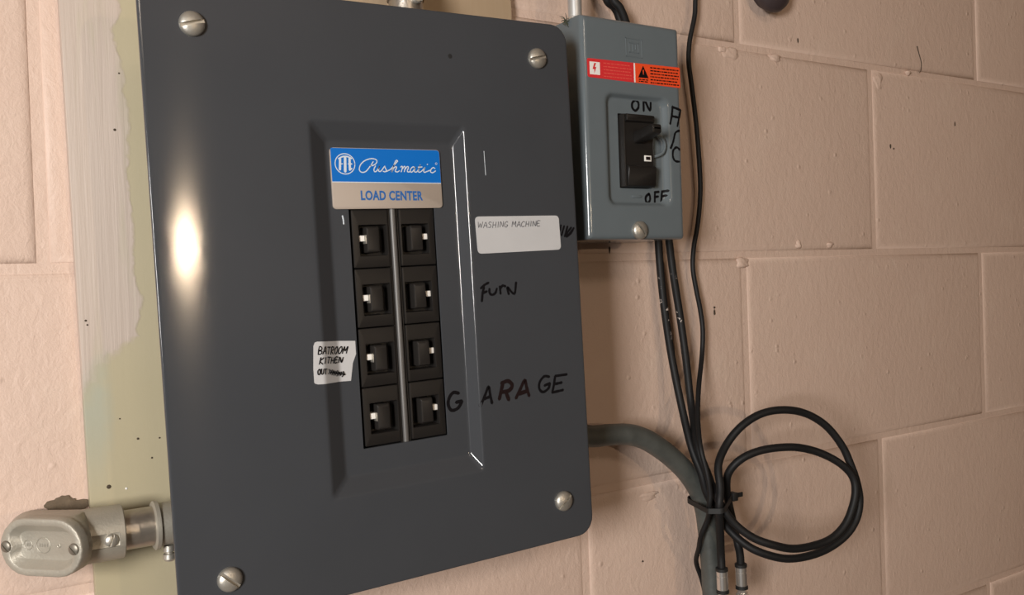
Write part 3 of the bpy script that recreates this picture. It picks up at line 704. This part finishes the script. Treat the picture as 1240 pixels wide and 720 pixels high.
tiny_rows('fine_print', 19.5, 47.0, 134.4, 2.5, 5, M_REDTXT, wlab, .012, .8)
tiny_rows('fine_print', 66.0, 96.0, 135.4, 2.35, 6, M_INKW, wlab, .012, 1.05)
tiny_rows('fine_print', 54.0, 63.6, 125.2, 1.5, 2, M_INKW, wlab, .012, .9)
PP = ((-.8, 0), (-.5, 0), (-.2, .02), (.1, .10), (.35, .28), (.75, .78), (.95, .93), (1.15, .985), (1.35, 1), (1.6, 1))
def surf_d(u):
    t = (po[1]-u)/(po[1]-pi[1])
    if t <= -.8: return 80.0
    if t >= 1.6: return 80.0-PD
    for (t0, f0), (t1, f1) in zip(PP, PP[1:]):
        if t <= t1: return 80.0-PD*(f0+(f1-f0)*(t-t0)/(t1-t0))
strokes('marker_word', ON_S, 2.1, M_INK, ds, lambda u: 75.55, .1)['label'] = 'marker word ON'
strokes('marker_word', OFF_S, 2.0, M_INK, ds, lambda u: surf_d(u)+.15, .1)['label'] = 'marker word OFF'
strokes('marker_word', AC_S, 1.9, M_INK, ds, lambda u: surf_d(u)+.15, .2)['label'] = 'marker letters A/C'

# ------------------------------------------------------------------ top conduit beside the disconnect
tp = empty('metal_conduit', V(-226, 40, 181))
tag(tp, 'thin galvanized conduit rising from the top corner of the grey disconnect box', 'conduit')
bm = bmesh.new(); lathe(bm, ((5.6, 0), (5.6, 190)), (0, 0, 0), (0, 0, 1), 20); obj('pipe', bm, M_LZINC, tp)
bm = bmesh.new(); lathe(bm, ((9.5, .2), (9.5, 3.2), (7.6, 3.2), (7.6, 9), (6.4, 10)), (0, 0, 0), (0, 0, 1), 20); obj('connector', bm, M_CHROME, tp)
bm = bmesh.new()
for k in range(9):
    a = random.uniform(0, 6.28); l = random.uniform(3, 8)
    p0 = L(0, 0, 0); p1 = L(l*.5*math.cos(a), random.uniform(-2, 3), l*.5*math.sin(a)+1); p2 = L(l*math.cos(a+.4), random.uniform(-3, 3), l*math.sin(a+.4)+1.5)
    tube(bm, catmull([p0, p1, p2], 4), .55, 5, lambda t: 1.1-.8*t)
wb = obj('cobweb_tuft', bm, M_LICHEN); wb.location = V(-252, 62, 178.5)
tag(wb, 'small dark dusty tuft between the panel corner and the grey box', 'cobweb')

# ------------------------------------------------------------------ pull elbow fitting at lower left
pe = empty('pull_elbow', V(-620, 0, -161))
tag(pe, 'grey cast metal pull elbow with oblong screwed cover, lower left of the panel', 'conduit fitting')
ca = math.radians(45)
# cover-plane axes: along the cover e1 (right end comes forward), normal n points left and forward
e1 = Vector((math.cos(ca), -math.sin(ca), 0)); nn = Vector((-math.sin(ca), -math.cos(ca), 0)); ez = Vector((0, 0, 1))
CC = L(-.2, 43.5, 0)
def cp(a, b, h): return CC + e1*(a/1000) + ez*(b/1000) + nn*(h/1000)
def stad(l, r, n=10):
    out = []
    for k in range(n+1): t = -math.pi/2 + math.pi*k/n; out.append((l/2-r + r*math.cos(t), r*math.sin(t)))
    for k in range(n+1): t = math.pi/2 + math.pi*k/n; out.append((-l/2+r + r*math.cos(t), r*math.sin(t)))
    return out
bm = bmesh.new()
pts = [cp(a, b, -5.5) for a, b in stad(53, 16.2)] + [cp(a, b, -9) for a, b in stad(54, 16.6)]
for k in range(24):
    t = 2*math.pi*k/24
    pts.append(L(17, 35+16*math.cos(t), 16*math.sin(t))); pts.append(L(24, 35+16*math.cos(t), 16*math.sin(t)))
    pts.append(L(-2+14*math.cos(t), 4, 14*math.sin(t)))
for p in pts: bm.verts.new(p)
r = bmesh.ops.convex_hull(bm, input=list(bm.verts))
bmesh.ops.delete(bm, geom=[v for v in bm.verts if not v.link_faces], context='VERTS')
obj('body', bm, M_ZINC, pe, 40)
bm = bmesh.new()
def notch(l, r, k):
    out = []
    for a, b in stad(l, r):
        if abs(b) < 6.5: a *= 1 - k*math.cos(math.pi*b/13)**2
        out.append((a, b))
    return out
R_ = lambda pts, h: [cp(a, b, h) for a, b in pts]
loft(bm, [R_(stad(55, 16.8), -5.5), R_(stad(55, 16.8), -.6), R_(stad(54.2, 16.4), .2), R_(stad(53.4, 16.0), .4),
          R_(notch(47, 12.8, .17), .4), R_(notch(46, 12.4, .18), .1), R_(notch(41, 8.4, .2), -4.4), R_(notch(40.0, 7.9, .2), -4.6)], True, True)
cv = obj('cover_plate', bm, M_ZINC, pe, 40)
for a in (-23.2, 22.2):
    o = new_obj('small_screw', S_OLD, None, cv); o.location = cp(a, 0, .2)
    o.rotation_euler = (0, 0, -ca); o.rotation_mode = 'XYZ'; o.scale = (.95, .95, .95)
    o.rotation_euler = (Matrix.Rotation(-ca, 3, 'Z') @ Matrix.Rotation(math.radians(45), 3, 'Y')).to_euler()
def ringmark(a0, b0, rr, tt):
    bm = bmesh.new(); tube(bm, [cp(a0+rr*math.cos(t*math.pi/10), b0+rr*math.sin(t*math.pi/10), -4.5) for t in range(21)], tt, 6); obj('embossed_ring', bm, M_ZINC, cv)
ringmark(-12.5, 0, 2.8, .3); ringmark(-2.2, 0, 4.6, .3); ringmark(8.2, 0, .9, .4)
bm = bmesh.new()
for a0, b0, w_ in ((-13.4, -.9, .4), (-12.4, -.9, .4), (-11.4, -.9, .4), (-4.8, -1.0, .5), (-3.2, -1.0, .5), (-1.6, -1.0, .5), (0, -1.0, .5)):
    vs = [bm.verts.new(cp(a0+x, b0+y, -4.35)) for x, y in ((0, 0), (w_, 0), (w_, 2), (0, 2))]; bm.faces.new(vs)
obj('embossed_letters', bm, M_ZINC, cv, smooth=False)
# hub with clamp slot
bm = bmesh.new(); lathe(bm, ((15.2, 0), (16.2, .6), (16.2, 24.2), (15.6, 24.8), (13, 24.8), (13, 10)), (19.5, 35, 0), (1, 0, 0), 40)
hub = obj('hub', bm, M_ZINC, pe, 40)
cb = bmesh.new(); box(cb, 22, 41, 49.0, 60, -5.2, 3.4, 1.2, 2)
hub.parent = None; boolean(hub, cb); hub.parent = pe
hub.data.materials.clear(); hub.data.materials.append(M_ZINC)
o = put_screw('clamp_screw', S_SMALL, hub, 36.2, 48.9, -1.2, 70, 1.15)
bm = bmesh.new(); lathe(bm, ((11.9, 0), (11.9, 40)), (36, 35, 0), (1, 0, 0), 36); obj('pipe', bm, M_EMT, pe)
bm = bmesh.new(); lathe(bm, ((14.0, 0), (14.9, .7), (14.9, 3.0), (13.6, 3.6), (13.2, 3.6), (13.2, 14), (12.8, 14), (12.8, 15), (13.2, 15), (13.2, 34), (17.5, 34), (17.5, 37), (12, 37)), (61.5, 35, 0), (1, 0, 0), 36)
cp_ = obj('coupling', bm, M_ZINC, pe, 40)
bm = bmesh.new(); lathe(bm, ((3.2, 0), (3.4, 3.6), (2.3, 4.2), (2.3, 5.0), (3.6, 5.4), (3.8, 8.2), (2.8, 9.6)), (70.0, 38, -12.8), (0, 0, -1), 18); obj('set_screw', bm, M_STEEL, cp_)

# ------------------------------------------------------------------ bent conduit at lower right
bm = bmesh.new()
p = catmull([V(x, d, z) for x, d, z in [(-330, 35, -142)] + COND], 8)
tube(bm, p, 9.0, 24)
o = obj('bent_conduit', bm, M_PIPE); tag(o, 'bent grey conduit curving down from the right side of the panel', 'conduit')

# ------------------------------------------------------------------ cables
def cable_mat():
    m = MB('flecked_cable')
    sp = m.node('ShaderNodeSeparateXYZ'); m.link(m.P(), sp.inputs[0])
    z = sp.outputs[2]
    band = m.math('MULTIPLY', m.smooth(z, ZO-.080, ZO-.060), m.smooth(z, ZO-.012, ZO-.030))
    fl = m.smooth(m.noise(170, 3, .6), .62, .64)
    m.color(m.mix(m.math('MULTIPLY', band, fl), (0.008, 0.008, 0.0085), (0.48, 0.42, 0.38)))
    m.set(.55, spec=.3); return m.m
M_FLECK = cable_mat()
def coax(name, path, label, end, axis, r=3.5, mat=M_FLECK):
    root = empty(name, V(*end)); tag(root, label, 'cable', 'black coaxial cables tied to the bent conduit')
    off = V(*end)
    bm = bmesh.new(); tube(bm, [q - off for q in catmull([V(*q) for q in path], 7)], r, 14); obj('sheath', bm, mat, root, 60)
    bm = bmesh.new(); lathe(bm, ((4.4, 0), (5.4, .6), (5.4, 3.0), (4.2, 3.2)), (0, 0, 2.6), axis, 20); obj('seal_ring', bm, M_RUBBER, root)
    bm = bmesh.new(); lathe(bm, ((4.4, 3), (5.0, 3.4), (5.0, 7.2), (4.6, 7.5), (4.6, 8.1), (5.0, 8.4), (5.0, 19.4), (4.5, 20)), (0, 0, 2.6), axis, 24); c = obj('connector', bm, M_CHROME, root)
    bm = bmesh.new(); lathe(bm, ((4.6, 19.6), (5.5, 20), (5.5, 22.6), (4.4, 23)), (0, 0, 2.6), axis, 20); obj('rubber_band', bm, M_RUBBER, c)
    bm = bmesh.new(); lathe(bm, ((4.0, 22.8), (4.0, 26), (5.4, 26.2), (5.4, 34), (4.4, 35)), (0, 0, 2.6), axis, 6); obj('coupling_nut', bm, M_CHROME, c)
    return root
coax('coax_cable', C1, 'thick black cable forming the larger coil loop, ending in the left connector', C1[-1], (.02, 0, -1))
coax('coax_cable', C2, 'thick black cable forming the smaller coil loop, ending in the right connector', C2[-1], (.02, 0, -1))
bm = bmesh.new(); tube(bm, catmull([V(*q) for q in C3], 7), 2.2, 12)
o = obj('thin_cable', bm, M_GUM, None, 60); tag(o, 'thin wavy black cable hanging right of the grey disconnect box', 'cable')
# zip tie round conduit and cables
hz = -214.0
cx = [(-103.0, 35.0, 9.7)]
for path, r_ in ((C1, 3.9), (C2, 3.9), (C3, 2.7)):
    cpts = catmull(path, 10)
    for q0, q1 in zip(cpts, cpts[1:]):
        if (q0.z-hz)*(q1.z-hz) <= 0 and -125 < q0.x < -80: cx.append((q0.x, q0.y, r_))
cl = []
for (x, d, r) in cx:
    for k in range(48): cl.append((x+r*math.cos(k*math.pi/24), d+r*math.sin(k*math.pi/24)))
def hull(P):
    P = sorted(set(P)); 
    def half(Q):
        h = []
        for p in Q:
            while len(h) > 1 and (h[-1][0]-h[-2][0])*(p[1]-h[-2][1])-(h[-1][1]-h[-2][1])*(p[0]-h[-2][0]) <= 0: h.pop()
            h.append(p)
        return h[:-1]
    return half(P)+half(P[::-1])
H = hull(cl)
hx = max(H, key=lambda p: p[0]+.6*p[1])
zt = empty('zip_tie', V(-100, 44, hz)); tag(zt, 'black zip tie binding the coiled cables to the bent conduit', 'zip tie')
bm = bmesh.new()
cxm = sum(p[0] for p in H)/len(H); cym = sum(p[1] for p in H)/len(H)
zoff = lambda x: -3.0 + (x+100)*.10 + (0.0)
rings = []
for (x, d) in H:
    v = Vector((x-cxm, d-cym)).normalized()
    tilt = 1.5*math.cos(0) 
    rings.append([Vector(((x+v.x*k+100)/1000, -(d+v.y*k-44)/1000, (zoff(x)+s)/1000)) for k, s in ((0, -2.2), (1.2, -2.2), (1.2, 2.2), (0, 2.2))])
loft(bm, rings + [rings[0]]); obj('band', bm, M_RUBBER, zt)
bm = bmesh.new(); box(bm, hx[0]+99, hx[0]+105, hx[1]-48, hx[1]-40.5, -5.0, 2.4, .8); hd = obj('head', bm, M_RUBBER, zt)
bm = bmesh.new(); box(bm, hx[0]+104, hx[0]+114, hx[1]-45, hx[1]-43.6, -3.2, .8, .3); obj('tail', bm, M_RUBBER, hd)

# ------------------------------------------------------------------ knob at the upper edge
bm = bmesh.new(); lathe(bm, ((13, 0), (15, 2), (15, 8), (21, 10), (22.5, 14), (21, 19), (15, 23), (6, 25), (.5, 25.4)), (0, 0, 0), (0, -1, 0), 32)
o = obj('round_knob', bm, M_KNOB, None, 50); o.location = V(33, .5, 258); tag(o, 'dark round knob on the pink block wall at the upper edge', 'knob')
